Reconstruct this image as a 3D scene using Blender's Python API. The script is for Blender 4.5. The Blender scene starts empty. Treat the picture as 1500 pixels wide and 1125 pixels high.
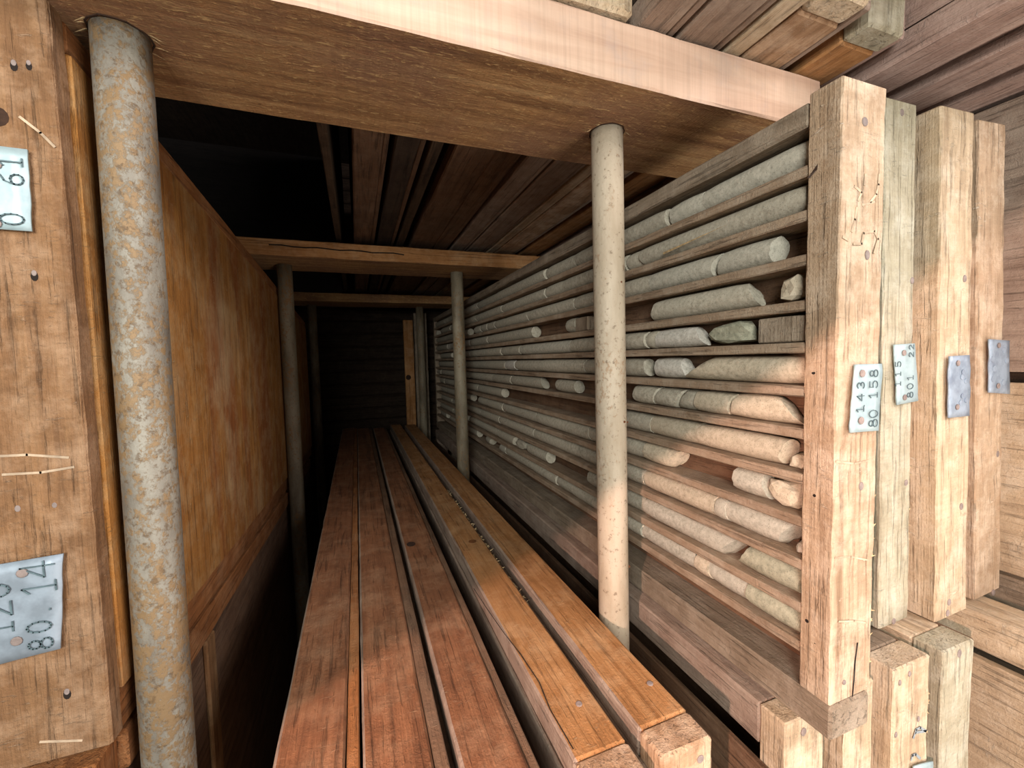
import bpy, math, random
from mathutils import Vector, Matrix, noise
random.seed(7)
SC = bpy.context.scene
COL = SC.collection
S = 0.4            # one modelling unit = 0.4 m
H = 0.97           # height of the camera above the floor (m)
def W(x, y, z): return Vector((x*S, y*S, z*S + H))

# ------------------------------------------------------------------ camera
F = 614.9; YAW, PIT, ROL = math.radians(20.247), math.radians(3.453), math.radians(1.430)
fw = Vector((math.sin(YAW)*math.cos(PIT), math.cos(YAW)*math.cos(PIT), -math.sin(PIT)))
rt = Vector((math.cos(YAW), -math.sin(YAW), 0)); dn = fw.cross(rt)
r2 = math.cos(ROL)*rt + math.sin(ROL)*dn; d2 = -math.sin(ROL)*rt + math.cos(ROL)*dn
cam = bpy.data.objects.new('camera', bpy.data.cameras.new('camera')); COL.objects.link(cam)
m = Matrix((r2, -d2, -fw)).transposed().to_4x4(); m.translation = Vector((0, 0, H)); cam.matrix_world = m
cam.data.sensor_width = 36; cam.data.lens = F/1500*36; cam.data.clip_start = .01
SC.camera = cam
SC.view_settings.view_transform = 'Standard'; SC.view_settings.look = 'None'
SC.view_settings.exposure = 0.3; SC.view_settings.gamma = 1; SC.view_settings.use_curve_mapping = False
# ------------------------------------------------------------------ world and lights
wd = bpy.data.worlds.new('world'); SC.world = wd; wd.use_nodes = True
wd.node_tree.nodes['Background'].inputs[0].default_value = (.9, .95, 1, 1)
wd.node_tree.nodes['Background'].inputs[1].default_value = .02
def area(name, loc, target, size, power, color, sy=None):
    l = bpy.data.lights.new(name, 'AREA'); l.energy = power; l.color = color; l.size = size
    if sy: l.shape = 'RECTANGLE'; l.size_y = sy
    o = bpy.data.objects.new(name, l); COL.objects.link(o); o.location = loc
    o.rotation_euler = (Vector(target)-Vector(loc)).to_track_quat('-Z', 'Y').to_euler()
    return o
area('added_area_light', (1.3, -1.0, 1.9), (.5, .4, .9), .8, 30, (1.0, .90, .88), .5)  # added key, stands in for unseen room light from the upper right
area('added_area_light', (-.35, -.70, 1.2), (.3, .9, .85), .45, 16, (1.0, .99, .93))  # added fill from the left, no lamp there; brightens the core faces
area('added_area_light', (.62, -.42, .50), (.3, .5, 1.3), .5, 6.0, (1.0, .89, .80))  # added low fill, no lamp there; brightens the undersides overhead
sp = bpy.data.lights.new('hand_lamp', 'SPOT'); sp.energy = 30; sp.color = (1.0, .62, .50)
sp.spot_size = math.radians(178); sp.spot_blend = .03; sp.shadow_soft_size = .006
so = bpy.data.objects.new('hand_lamp', sp); COL.objects.link(so); so.location = W(-.8, -.4, 0)
so.rotation_euler = Vector((.3635, -.5365, -.7616)).to_track_quat('-Z', 'Y').to_euler()

# ------------------------------------------------------------------ materials
def lin(c): return tuple(((v/255)/12.92 if v/255 <= .04045 else ((v/255+.055)/1.055)**2.4) for v in c) + (1,)
class N:
    def __init__(s, name):
        s.m = bpy.data.materials.new(name); s.m.use_nodes = True; s.t = s.m.node_tree; s.t.nodes.clear()
        s.out = s.n('ShaderNodeOutputMaterial'); s.b = s.n('ShaderNodeBsdfPrincipled'); s.l(s.b.outputs[0], s.out.inputs[0])
        tc = s.n('ShaderNodeTexCoord'); oi = s.n('ShaderNodeObjectInfo')
        mu = s.n('ShaderNodeMath'); mu.operation = 'MULTIPLY'; mu.inputs[1].default_value = 9.7; s.l(oi.outputs['Random'], mu.inputs[0])
        ad = s.n('ShaderNodeVectorMath'); ad.operation = 'ADD'; s.l(tc.outputs['Object'], ad.inputs[0]); s.l(mu.outputs[0], ad.inputs[1])
        s.co = ad.outputs[0]; s.obj = tc.outputs['Object']; s.rand = oi.outputs['Random']
    def n(s, k): return s.t.nodes.new(k)
    def l(s, a, b): s.t.links.new(a, b)
    def noise(s, scale, sc=(1, 1, 1), det=4, rough=.55, dist=0, src=None):
        mp = s.n('ShaderNodeMapping'); mp.inputs['Scale'].default_value = sc; s.l(src or s.co, mp.inputs[0])
        x = s.n('ShaderNodeTexNoise'); x.inputs['Scale'].default_value = scale; x.inputs['Detail'].default_value = det
        x.inputs['Roughness'].default_value = rough; x.inputs['Distortion'].default_value = dist; s.l(mp.outputs[0], x.inputs['Vector'])
        return x.outputs[0]
    def ramp(s, f, pts):
        r = s.n('ShaderNodeValToRGB'); e = r.color_ramp.elements
        while len(e) < len(pts): e.new(.5)
        for i, (p, c) in enumerate(pts): e[i].position = p; e[i].color = c if len(c) == 4 else c+(1,)
        s.l(f, r.inputs[0]); return r.outputs[0]
    def mix(s, f, a, b, mode='MIX'):
        x = s.n('ShaderNodeMix'); x.data_type = 'RGBA'; x.blend_type = mode
        for v, i in ((f, 0), (a, 6), (b, 7)):
            if isinstance(v, (int, float)): x.inputs[i].default_value = v
            elif isinstance(v, tuple): x.inputs[i].default_value = v
            else: s.l(v, x.inputs[i])
        return x.outputs[2]
    def math(s, op, a, b=0.0):
        x = s.n('ShaderNodeMath'); x.operation = op
        for i, v in ((0, a), (1, b)):
            if isinstance(v, (int, float)): x.inputs[i].default_value = v
            else: s.l(v, x.inputs[i])
        return x.outputs[0]
    def fin(s, col, rough=.75, h=None, bs=.5, bd=.002, metal=0, spec=.3):
        s.l(col, s.b.inputs['Base Color'])
        if isinstance(rough, (int, float)): s.b.inputs['Roughness'].default_value = rough
        else: s.l(rough, s.b.inputs['Roughness'])
        s.b.inputs['Metallic'].default_value = metal; s.b.inputs['Specular IOR Level'].default_value = spec
        if h is not None:
            b = s.n('ShaderNodeBump'); b.inputs['Strength'].default_value = bs; b.inputs['Distance'].default_value = bd
            s.l(h, b.inputs['Height']); s.l(b.outputs[0], s.b.inputs['Normal'])
        return s.m
BW = lambda v: (v, v, v, 1)
PAL = {  # dark, mid, light, dust/bleach, amount of dust
 'tan':    ((128, 98, 72), (172, 138, 106), (200, 168, 134), (226, 204, 178), .45),
 'brown':  ((92, 66, 44), (136, 100, 68), (164, 126, 88), (190, 160, 130), .45),
 'pale':   ((156, 134, 108), (194, 172, 142), (216, 196, 166), (230, 218, 196), .45),
 'silver': ((136, 128, 106), (174, 166, 142), (194, 188, 166), (208, 206, 190), .45),
 'grey':   ((108, 94, 78), (146, 130, 110), (170, 154, 134), (184, 172, 154), .40),
 'slat':   ((122, 102, 82), (162, 140, 116), (184, 164, 140), (196, 182, 162), .40),
 'orange': ((104, 64, 34), (152, 98, 54), (178, 124, 76), (200, 160, 120), .25),
 'rust':   ((88, 56, 36), (136, 90, 60), (160, 112, 78), (180, 146, 114), .32),
 'gold':   ((132, 88, 48), (176, 126, 78), (198, 150, 100), (214, 180, 138), .30),
 'honey':  ((120, 78, 32), (172, 118, 58), (194, 142, 76), (200, 176, 132), .35),
 'beam':   ((104, 72, 44), (150, 112, 74), (180, 142, 98), (200, 172, 132), .30),
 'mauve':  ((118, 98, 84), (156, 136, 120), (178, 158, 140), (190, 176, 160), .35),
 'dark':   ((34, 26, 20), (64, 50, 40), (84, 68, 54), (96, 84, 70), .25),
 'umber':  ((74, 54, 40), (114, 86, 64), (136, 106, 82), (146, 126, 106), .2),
 'deep_shade':   ((14, 12, 11), (26, 22, 20), (34, 29, 26), (38, 33, 30), .1),  # near black, shade of the unlit upper bay put into the colour
 'buff':   ((138, 112, 86), (184, 158, 130), (210, 188, 160), (230, 214, 192), .45),
 'haze_pink':   ((140, 114, 104), (178, 152, 140), (196, 172, 160), (206, 186, 176), .35),  # lightened mauve, pink veil of haze put into the colour
 'dark_umber':   ((40, 30, 22), (80, 62, 46), (100, 80, 60), (112, 96, 78), .2),  # umber, evenly darker
}
MC = {}
def wood(pal, ax, saw=0.0, end=False):
    key = (pal, ax, saw, end)
    if key in MC: return MC[key]
    d, mid, li, du, am = PAL[pal]; s = N('wood_'+pal+'_'+ax)
    st = {'X': (.06, 1, 1), 'Y': (1, .06, 1), 'Z': (1, 1, .06)}[ax]
    st2 = {'X': (.02, 1, 1), 'Y': (1, .02, 1), 'Z': (1, 1, .02)}[ax]
    g = s.noise(85, st, 5, .6, .6); fine = s.noise(520, st2, 3, .6); big = s.noise(7, tuple(min(1, v*5) for v in st), 3, .5, .8)
    col = s.ramp(g, [(.30, lin(d)), (.48, lin(mid)), (.72, lin(li))])
    col = s.mix(s.ramp(big, [(.38, BW(.0)), (.62, BW(.55))]), col, lin(mid))
    col = s.mix(s.ramp(s.noise(4, (1, 1, 1), 4, .6), [(.4, BW(0)), (.7, BW(.4))]), col, lin(d))
    col = s.mix(1.0, col, s.ramp(fine, [(.3, BW(.84)), (.6, BW(1.0))]), 'MULTIPLY')
    col = s.mix(s.ramp(s.noise(38, (1, 1, 1), 6, .7), [(.5, BW(0)), (.62, BW(.35))]), col, lin(d))
    if pal == 'honey':
        col = s.mix(s.ramp(s.noise(11, (1, 1, .18), 4, .6), [(.48, BW(0)), (.62, BW(.7))]), col, lin((140, 78, 38)))
        col = s.mix(s.ramp(s.noise(5, (1, 1, .6), 5, .65), [(.55, BW(0)), (.72, BW(.5))]), col, lin((196, 178, 140)))
    # splits and dark pores along the grain, pale torn fibres across it
    cst = {'X': (.045, 1, 1), 'Y': (1, .045, 1), 'Z': (1, 1, .045)}[ax]; xst = {'X': (1, .25, .25), 'Y': (.25, 1, .25), 'Z': (.25, .25, 1)}[ax]
    cr = s.noise(240, cst, 4, .65, .4); crm = s.ramp(cr, [(.34, BW(1)), (.42, BW(0))])
    col = s.mix(s.math('MULTIPLY', crm, .42), col, lin(tuple(v*.6 for v in d)))
    tf = s.noise(260, xst, 5, .7, 1.2); tfm = s.ramp(tf, [(.60, BW(0)), (.67, BW(1))])
    patch = s.ramp(s.noise(30, (1, 1, 1), 3, .6), [(.46, BW(0)), (.6, BW(1))])
    tfm = s.math('MULTIPLY', tfm, patch)
    col = s.mix(s.math('MULTIPLY', tfm, .55), col, lin(du))
    dust = s.ramp(s.noise(22, (1, 1, 1), 7, .72), [(.46, BW(0)), (.66, BW(am))])
    col = s.mix(dust, col, lin(du))
    h = s.math('ADD', s.math('MULTIPLY', g, .8), s.math('MULTIPLY', fine, .7))
    h = s.math('ADD', h, s.math('MULTIPLY', s.noise(300, (1, 1, 1), 4, .75), .9))
    h = s.math('SUBTRACT', h, s.math('MULTIPLY', crm, .8)); h = s.math('ADD', h, s.math('MULTIPLY', tfm, .5))
    if saw:
        sd = {'X': (1, .05, .05), 'Y': (.05, 1, .05), 'Z': (.10, .10, 1)}[ax]
        sw = s.noise(300, sd, 3, .6, .6); h = s.math('ADD', h, s.math('MULTIPLY', sw, saw*.7))
        col = s.mix(.18, col, s.ramp(sw, [(.35, BW(.7)), (.6, BW(1.08))]), 'MULTIPLY')
    m = s.fin(col, .85, h, .8, .0018); MC[key] = m; return m
def mat_beam():
    s = N('wood_beam_rough_sawn')
    col = s.ramp(s.noise(60, (.05, 1, 1), 5, .6, .5), [(.3, lin((138, 98, 62))), (.5, lin((184, 138, 90))), (.72, lin((210, 170, 120)))])
    col = s.mix(s.ramp(s.noise(6, (1, 1, 1), 5, .6), [(.42, BW(0)), (.62, BW(.65))]), col, lin((146, 106, 84)))
    rid = s.noise(260, (.2, 1, 1), 5, .7, 1.8); fl = s.ramp(rid, [(.55, BW(0)), (.62, BW(1))])
    col = s.mix(s.math('MULTIPLY', fl, .75), col, lin((226, 188, 130)))
    col = s.mix(s.math('MULTIPLY', s.ramp(rid, [(.33, BW(1)), (.44, BW(0))]), .5), col, lin((96, 62, 38)))
    # blade marks across the board's narrow face
    sw = s.noise(420, (1, .02, .02), 2, .5); col = s.mix(.25, col, s.ramp(sw, [(.3, BW(.7)), (.65, BW(1.1))]), 'MULTIPLY')
    h = s.math('ADD', s.math('MULTIPLY', rid, 1.6), s.math('MULTIPLY', sw, .5))
    return s.fin(col, .85, h, 1.0, .003)
def mat_beam_face():
    s = N('wood_beam_planed_pink_lit')
    col = s.ramp(s.noise(40, (.08, 1, 1), 5, .6, .5), [(.3, lin((176, 142, 120))), (.5, lin((202, 170, 148))), (.72, lin((216, 188, 166)))])  # pink light on the beam front put into the wood colour
    sw = s.noise(360, (1, .02, .02), 2, .55); col = s.mix(.32, col, s.ramp(sw, [(.3, BW(.72)), (.6, BW(1.05))]), 'MULTIPLY')
    col = s.mix(s.ramp(s.noise(16, (1, 1, 1), 6, .7), [(.52, BW(0)), (.72, BW(.4))]), col, lin((170, 158, 156)))
    return s.fin(col, .8, sw, .4, .0012)
def mat_core(pal, nm):
    s = N('stone_'+nm); a, b, c = pal
    col = s.ramp(s.noise(160, (1, 1, 1), 5, .7), [(.3, lin(a)), (.5, lin(b)), (.7, lin(c))])
    col = s.mix(s.ramp(s.noise(14, (1, 1, 1), 4, .6), [(.4, BW(0)), (.7, BW(.6))]), col, lin(b))
    sp_ = s.n('ShaderNodeTexVoronoi'); sp_.inputs['Scale'].default_value = 420; s.l(s.co, sp_.inputs['Vector'])
    col = s.mix(s.ramp(sp_.outputs['Distance'], [(.12, BW(.45)), (.3, BW(0))]), col, lin((92, 92, 86)))
    tone = s.ramp(s.rand, [(0, BW(.82)), (1, BW(1.0))]); col = s.mix(1.0, col, tone, 'MULTIPLY')
    h = s.math('ADD', s.noise(300, (1, 1, 1), 4, .6), s.noise(50, (1, 1, 1), 3, .6))
    return s.fin(col, .85, h, .45, .0012)
def mat_pipe(nm, base, dk, rust, ra, metal, spk=.60):
    s = N(nm)
    col = s.ramp(s.noise(30, (1, 1, .25), 5, .6), [(.35, lin(dk)), (.6, lin(base))])
    n1 = s.noise(150, (1, 1, .8), 6, .75); n2 = s.noise(16, (1, 1, .5), 4, .6)
    f = s.ramp(s.math('ADD', n1, s.math('MULTIPLY', n2, .6)), [(.78-ra, BW(0)), (.88-ra, BW(.9))])
    col = s.mix(f, col, lin(rust)); col = s.mix(s.ramp(s.noise(140, (1, 1, 1), 4, .7), [(spk-.02, BW(0)), (spk+.06, BW(.6))]), col, lin((92, 72, 50)))
    h = s.math('ADD', s.noise(170, (1, 1, 1), 5, .65), s.math('MULTIPLY', f, .6))
    return s.fin(col, .6, h, .5, .0014, metal, .4)
def mat_tag(nm, c, patch):
    s = N(nm); col = s.ramp(s.noise(55, (1, 1, 1), 4, .6), [(.35, lin(patch)), (.6, lin(c))])
    return s.fin(col, .5, s.noise(60, (1, 1, 1), 3, .6), .35, .001, .25, .5)
def mat_plain(nm, c, rough=.7, metal=0, var=.8, sc=120):
    s = N(nm); c2 = tuple(v*var for v in c)
    return s.fin(s.ramp(s.noise(sc, (1, 1, 1), 4, .6), [(.35, lin(c2)), (.65, lin(c))]), rough, s.noise(sc*2), .3, .001, metal)
M_BEAM = mat_beam(); M_BEAMF = mat_beam_face()
M_CORE = [mat_core(((150, 148, 134), (186, 182, 166), (210, 206, 190)), 'grey_core'), mat_core(((146, 140, 124), (182, 176, 158), (206, 200, 182)), 'dusty_core'),
          mat_core(((160, 148, 128), (200, 188, 164), (222, 210, 188)), 'buff_core'), mat_core(((128, 130, 112), (170, 170, 148), (196, 194, 170)), 'green_core'),
          mat_core(((166, 162, 150), (204, 200, 188), (224, 220, 210)), 'pale_chip')]
M_PL = mat_pipe('rusty_galvanised_pipe', (146, 142, 130), (112, 106, 96), (136, 110, 76), .03, .15, .57)
M_PR = mat_pipe('dusty_brown_pipe', (180, 168, 148), (158, 144, 122), (164, 138, 110), -.14, .0)
M_PD = mat_pipe('dull_steel_pipe', (140, 132, 112), (100, 90, 72), (136, 104, 66), -.05, .1)
M_TAGP = mat_tag('zinc_tag_pale', (172, 194, 198), (150, 172, 178)); M_TAGB = mat_tag('zinc_tag_blue', (152, 168, 184), (122, 136, 152))
M_TAGL = mat_tag('zinc_tag_grey', (150, 164, 176), (128, 140, 150))
M_NAIL = mat_plain('nail_iron', (148, 134, 128), .7, 0); M_HOLE = mat_plain('nail_hole_dark', (38, 30, 26), .9)
M_INK = mat_plain('stamped_line', (96, 116, 122), .6); M_CHALK = mat_plain('chalk', (208, 184, 156), .95, 0, .75, 60); M_BLUE = mat_plain('blue_crayon', (150, 160, 164), .9)
M_KNOT = mat_plain('knot_wood', (128, 82, 46), .8, 0, .6, 60); M_SPL = mat_plain('splinter_wood', (214, 186, 140), .9, 0, .7)
M_SOOT = mat_plain('dark_stain', (66, 46, 34), .9, 0, .7); M_FLOOR = mat_plain('floor_concrete', (112, 104, 94), .9, 0, .75, 20)
M_RUST = mat_plain('rust_fleck', (110, 66, 40), .9)

# ------------------------------------------------------------------ mesh helpers
def mk(name, V, Fc, mat, parent=None, origin=Vector((0, 0, 0)), smooth=False):
    me = bpy.data.meshes.new(name); me.from_pydata([tuple(v-origin) for v in V], [], Fc); me.update()
    for mm in (mat if isinstance(mat, list) else [mat]): me.materials.append(mm)
    if smooth: me.shade_smooth()
    o = bpy.data.objects.new(name, me); COL.objects.link(o)
    if parent is not None: o.parent = parent
    return o
def board_vf(x0, x1, y0, y1, z0, z1, ch=.004, jit=.0025, step=.14):
    """a sawn board: chamfered, slightly ragged along its edges; unit coordinates"""
    lo = (x0, y0, z0); hi = (x1, y1, z1); dim = [hi[i]-lo[i] for i in range(3)]
    a = dim.index(max(dim)); b, c = [i for i in range(3) if i != a]
    n = max(1, min(60, int(dim[a]/step))); ch = min(ch, dim[b]*.3, dim[c]*.3)
    V = []; ring = []
    sd = random.uniform(0, 90)
    ts = [0, min(ch, dim[a]*.2)/dim[a]] + [i/n for i in range(1, n)] + [1-min(ch, dim[a]*.2)/dim[a], 1]
    for k, t in enumerate(ts):
        e = ch if k in (0, len(ts)-1) else 0
        w = lo[a]+dim[a]*t
        pts = [(lo[b]+ch+e*.6, lo[c]+e), (hi[b]-ch-e*.6, lo[c]+e), (hi[b]-e, lo[c]+ch+e*.6), (hi[b]-e, hi[c]-ch-e*.6), (hi[b]-ch-e*.6, hi[c]-e), (lo[b]+ch+e*.6, hi[c]-e), (lo[b]+e, hi[c]-ch-e*.6), (lo[b]+e, lo[c]+ch+e*.6)]
        base = len(V)
        for j, (p, q) in enumerate(pts):
            nz = noise.noise_vector(Vector((w*17+sd, j*3.1, sd)))*.7; v = [0, 0, 0]; v[a] = w; v[b] = p+nz.x*jit; v[c] = q+nz.y*jit
            V.append(W(*v))
        ring.append(list(range(base, base+8)))
    Fc = []
    flip = (a == 1)
    for r0, r1 in zip(ring, ring[1:]):
        for j in range(8):
            f = (r0[j], r0[(j+1) % 8], r1[(j+1) % 8], r1[j]); Fc.append(f[::-1] if flip else f)
    Fc.append(tuple(ring[0]) if flip else tuple(ring[0][::-1])); Fc.append(tuple(ring[-1][::-1]) if flip else tuple(ring[-1]))
    return V, Fc
def board(name, ext, mat, parent, origin, **kw):
    V, Fc = board_vf(*ext, **kw); return mk(name, V, Fc, mat, parent, origin)
def root(name, x, y, z, label, cat, group=None):
    o = bpy.data.objects.new(name, None); COL.objects.link(o); o.empty_display_size = .05; o.location = W(x, y, z)
    return tagit(o, label, cat, group)
def tagit(o, label, cat, group=None):
    o['label'] = label; o['category'] = cat
    if group: o['group'] = group
    return o
def disc(name, p, r, mat, parent, origin, nrm='-Y', h=.004, seg=10, sq=1.0):
    """nail head / hole: low cylinder with a domed rim, centred on p (units), lying on a face with normal nrm"""
    ax = {'-Y': (Vector((1, 0, 0)), Vector((0, 0, 1)), Vector((0, -1, 0))), '+Z': (Vector((1, 0, 0)), Vector((0, 1, 0)), Vector((0, 0, 1))), '-X': (Vector((0, -1, 0)), Vector((0, 0, 1)), Vector((-1, 0, 0)))}[nrm]
    V = []
    for rr, hh in ((1, -.3), (1, .22), (.8, .4)):
        for i in range(seg):
            t = 2*math.pi*i/seg; q = Vector(p)+ax[0]*(r*rr*sq*math.cos(t))+ax[1]*(r*rr*math.sin(t))+ax[2]*(h*hh); V.append(W(*q))
    Fc = []
    for k in range(2):
        for i in range(seg): Fc.append((k*seg+i, k*seg+(i+1) % seg, (k+1)*seg+(i+1) % seg, (k+1)*seg+i))
    Fc.append(tuple(range(2*seg, 3*seg))); Fc.append(tuple(range(seg))[::-1])
    return mk(name, V, Fc, mat, parent, origin)
def ribbons(name, lines, y, w, mat, parent, origin, th=.0015):
    """thin raised strokes in a plane facing the camera's side (-Y); lines are lists of (x,z) unit points"""
    V = []; Fc = []
    for L in lines:
        for (xa, za), (xb, zb) in zip(L, L[1:]):
            d = Vector((xb-xa, 0, zb-za)); 
            if d.length < 1e-6: continue
            u = d.normalized(); p = Vector((-u.z, 0, u.x))*w*.5; e = u*w*.35
            a = Vector((xa, y, za))-e; b = Vector((xb, y, zb))+e; k = len(V)
            for yy in (0, -th):
                for q in (a-p, b-p, b+p, a+p): V.append(W(q.x, q.y+yy, q.z))
            Fc += [(k+4, k+5, k+6, k+7), (k, k+1, k+5, k+4), (k+1, k+2, k+6, k+5), (k+2, k+3, k+7, k+6), (k+3, k, k+4, k+7)]
    return mk(name, V, Fc, mat, parent, origin)
def arc(cx, cy, rx, ry, a0, a1, n=8): return [(cx+rx*math.cos(math.radians(a0+(a1-a0)*i/n)), cy+ry*math.sin(math.radians(a0+(a1-a0)*i/n))) for i in range(n+1)]
DIG = {'0': [arc(.3, .5, .28, .5, 0, 360, 12)], '1': [[(.12, .8), (.32, 1), (.32, 0)], [(.12, 0), (.52, 0)]],
       '2': [arc(.3, .73, .27, .27, 170, -30, 7)+[(.02, 0), (.6, 0)]], '3': [arc(.28, .74, .26, .26, 150, -90, 7)+arc(.28, .26, .3, .26, 80, -150, 7)],
       '4': [[(.45, 0), (.45, 1), (.0, .32), (.62, .32)]], '5': [[(.55, 1), (.1, 1), (.06, .56)]+arc(.28, .3, .3, .3, 110, -150, 8)],
       '6': [[(.5, .95), (.2, .8), (.03, .4)]+arc(.3, .28, .27, .28, 160, -200, 10)], '7': [[(0, 1), (.58, 1), (.2, 0)]],
       '8': [arc(.3, .75, .22, .25, -90, 270, 10), arc(.3, .25, .29, .25, 90, 450, 10)], '.': [[(.2, .0), (.26, .0)]], ' ': []}
def text_rot(txt, x, z, h, adv=.8):
    """digits turned a quarter turn, read upward: baseline runs up Z, letter tops point to -X"""
    out = []; pos = 0
    for ch in txt:
        for L in DIG[ch]: out.append([(x-q*h, z+(p+pos)*h) for p, q in L])
        pos += adv if ch != '.' else .45
    return out
def tag_plate(corners, y, mat, parent, origin, lines=None, label=None, nails=(), dents=None, th=.004, lw=.0019):
    """sheet-metal tag, slightly buckled; corners (x,z) tl,tr,br,bl"""
    tl, tr, br, bl = corners; V = []; Fc = []; nx, nz = 5, 9; sd = random.uniform(0, 50)
    for lay in (0, 1):
        for j in range(nz+1):
            for i in range(nx+1):
                u, v = i/nx, j/nz
                x = (tl[0]*(1-u)+tr[0]*u)*(1-v)+(bl[0]*(1-u)+br[0]*u)*v; z = (tl[1]*(1-u)+tr[1]*u)*(1-v)+(bl[1]*(1-u)+br[1]*u)*v
                edge = .0022*noise.noise(Vector((v*4, sd, i)))*(1 if i in (0, nx) else 0)
                yy = y-.002-(th if lay else 0)-.003*abs(noise.noise(Vector((u*2.2, v*3.5, sd))))*(1+2*max(0, abs(u-.5)-.3))
                V.append(W(x+edge, yy, z))
    n1 = (nx+1)*(nz+1)
    for j in range(nz):
        for i in range(nx):
            a = j*(nx+1)+i; Fc.append((a+n1, a+nx+1+n1, a+nx+2+n1, a+1+n1)); Fc.append((a, a+1, a+nx+2, a+nx+1))
    per = [i for i in range(nx+1)]+[j*(nx+1)+nx for j in range(1, nz+1)]+[nz*(nx+1)+i for i in range(nx-1, -1, -1)]+[j*(nx+1) for j in range(nz-1, 0, -1)]
    for a, b in zip(per, per[1:]+per[:1]): Fc.append((a, a+n1, b+n1, b))
    t = mk('metal_tag', V, Fc, mat, parent, origin, True)
    if label: t['label'] = label
    yf = y-.002-th-.0048
    if lines: ribbons('stamped_number', lines, yf+.0022, lw, M_INK, t, origin)
    for (x, z) in nails: disc('nail', (x, yf+.002, z), .0088, M_NAIL, t, origin, h=.004)
    if dents:
        for (x, z, r) in dents: disc('dent', (x, yf+.003, z), r, mat, t, origin, h=.003, seg=8)
    return t
def fray(name, x, z0, z1, y0, y1, n, parent, origin, side=1, L=.018):
    V = []; Fc = []
    for _ in range(n):
        z = random.uniform(z0, z1); y = random.uniform(y0, y1); l = L*random.uniform(.3, 1); a = random.uniform(-.9, .9)
        p = Vector((x, y, z)); q = p+Vector((side*l*math.cos(a)*.7, -l*.35*random.random(), l*math.sin(a))); w = .0019; k = len(V)
        for u in (Vector((0, 0, w)), Vector((0, w, -w)), Vector((0, -w, -w))): V.append(W(*(p+u)))
        V.append(W(*q)); Fc += [(k, k+1, k+3), (k+1, k+2, k+3), (k+2, k, k+3)]
    o = mk(name, V, Fc, M_SPL, parent, origin); o['kind'] = 'stuff'; return o

# ------------------------------------------------------------------ setting
def structure(o): o['kind'] = 'structure'; return o
fl = mk('floor', [Vector(p) for p in ((-3, -3, -.05), (3, -3, -.05), (3, 3.2, -.05), (-3, 3.2, -.05), (-3, -3, 0), (3, -3, 0), (3, 3.2, 0), (-3, 3.2, 0))],
        [(4, 5, 6, 7), (0, 3, 2, 1), (0, 1, 5, 4), (1, 2, 6, 5), (2, 3, 7, 6), (3, 0, 4, 7)], M_FLOOR); structure(fl)
YB = 6.9
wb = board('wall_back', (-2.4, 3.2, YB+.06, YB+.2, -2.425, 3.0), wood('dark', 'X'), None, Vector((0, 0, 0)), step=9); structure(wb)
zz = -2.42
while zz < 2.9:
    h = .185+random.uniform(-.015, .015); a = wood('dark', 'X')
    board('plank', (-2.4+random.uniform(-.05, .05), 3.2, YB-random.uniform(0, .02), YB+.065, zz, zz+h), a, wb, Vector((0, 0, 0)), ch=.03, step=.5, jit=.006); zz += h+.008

for nm, e in (('ceiling', (-2.9, 3.7, -.6, YB+.2, 3.01, 3.1)), ('light_block_left', (-3.0, -2.91, 1.0, YB+.2, -2.425, 3.0)), ('light_block_right', (3.21, 3.3, .9, YB+.2, -2.425, 3.0))):  # unseen cover and sides, added to stop light leaking into the stack
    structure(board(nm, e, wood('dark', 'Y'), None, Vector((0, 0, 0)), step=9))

# ------------------------------------------------------------------ steel pipes and cross beams
def pipe(x, y, z0, z1, r, mat, label, dx=0.0, chip=0):
    org = W(x+dx, y, z0); V = []; Fc = []; seg = 28; nz = 14; ri = r*.84
    for k in range(nz+1):
        t = k/nz; z = z0+(z1-z0)*t; xx = x+dx*(1-t)
        for j in range(seg):
            a = 2*math.pi*j/seg; rr = r*(1+.012*noise.noise(Vector((math.cos(a)*2, math.sin(a)*2, z*6+x))))
            V.append(W(xx+rr*math.cos(a), y+rr*math.sin(a), z))
    for k in range(nz):
        for j in range(seg): Fc.append((k*seg+j, k*seg+(j+1) % seg, (k+1)*seg+(j+1) % seg, (k+1)*seg+j))
    b = len(V)
    for z, xx in ((z0, x+dx), (z1, x)):
        for j in range(seg):
            a = 2*math.pi*j/seg; V.append(W(xx+ri*math.cos(a), y+ri*math.sin(a), z))
    for j in range(seg):
        j2 = (j+1) % seg
        Fc.append((nz*seg+j, nz*seg+j2, b+seg+j2, b+seg+j)); Fc.append((j2, j, b+j, b+j2)); Fc.append((b+j, b+seg+j, b+seg+j2, b+j2))
    o = mk('support_pipe', V, Fc, mat, None, Vector((0, 0, 0)), True)
    o.data.transform(Matrix.Translation(-org)); o.location = org
    return tagit(o, label, 'pipe', 'upright pipes under the cross beams')
ZB = .702; FZ = -2.425; PR = .0497
pl = pipe(-.435, 1.152, FZ, ZB+.001, PR, M_PL, 'thick mottled rusty galvanised pipe standing beside the brown post with two tags', -.026)
pr_ = pipe(.770, 1.170, FZ, ZB+.001, PR, M_PR, 'dusty brown pipe under the wide beam, in front of the drill core rows', .014)
pipe(.791, 3.37, FZ, ZB+.001, PR, M_PD, 'smaller looking pipe under the cracked second beam, crossing the drill core rows', .007)
pipe(-.449, 3.393, FZ, ZB+.001, PR, M_PD, 'rusty pipe under the cracked second beam at the far end of the orange panel', -.005)
pipe(.807, 5.62, FZ, ZB+.001, PR, M_PD, 'dim pipe under the last beam, in front of the upright tan plank')
pipe(-.474, 5.62, FZ, ZB+.001, PR, M_PD, 'dim pipe under the last beam, on the side of the orange panel')
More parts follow.
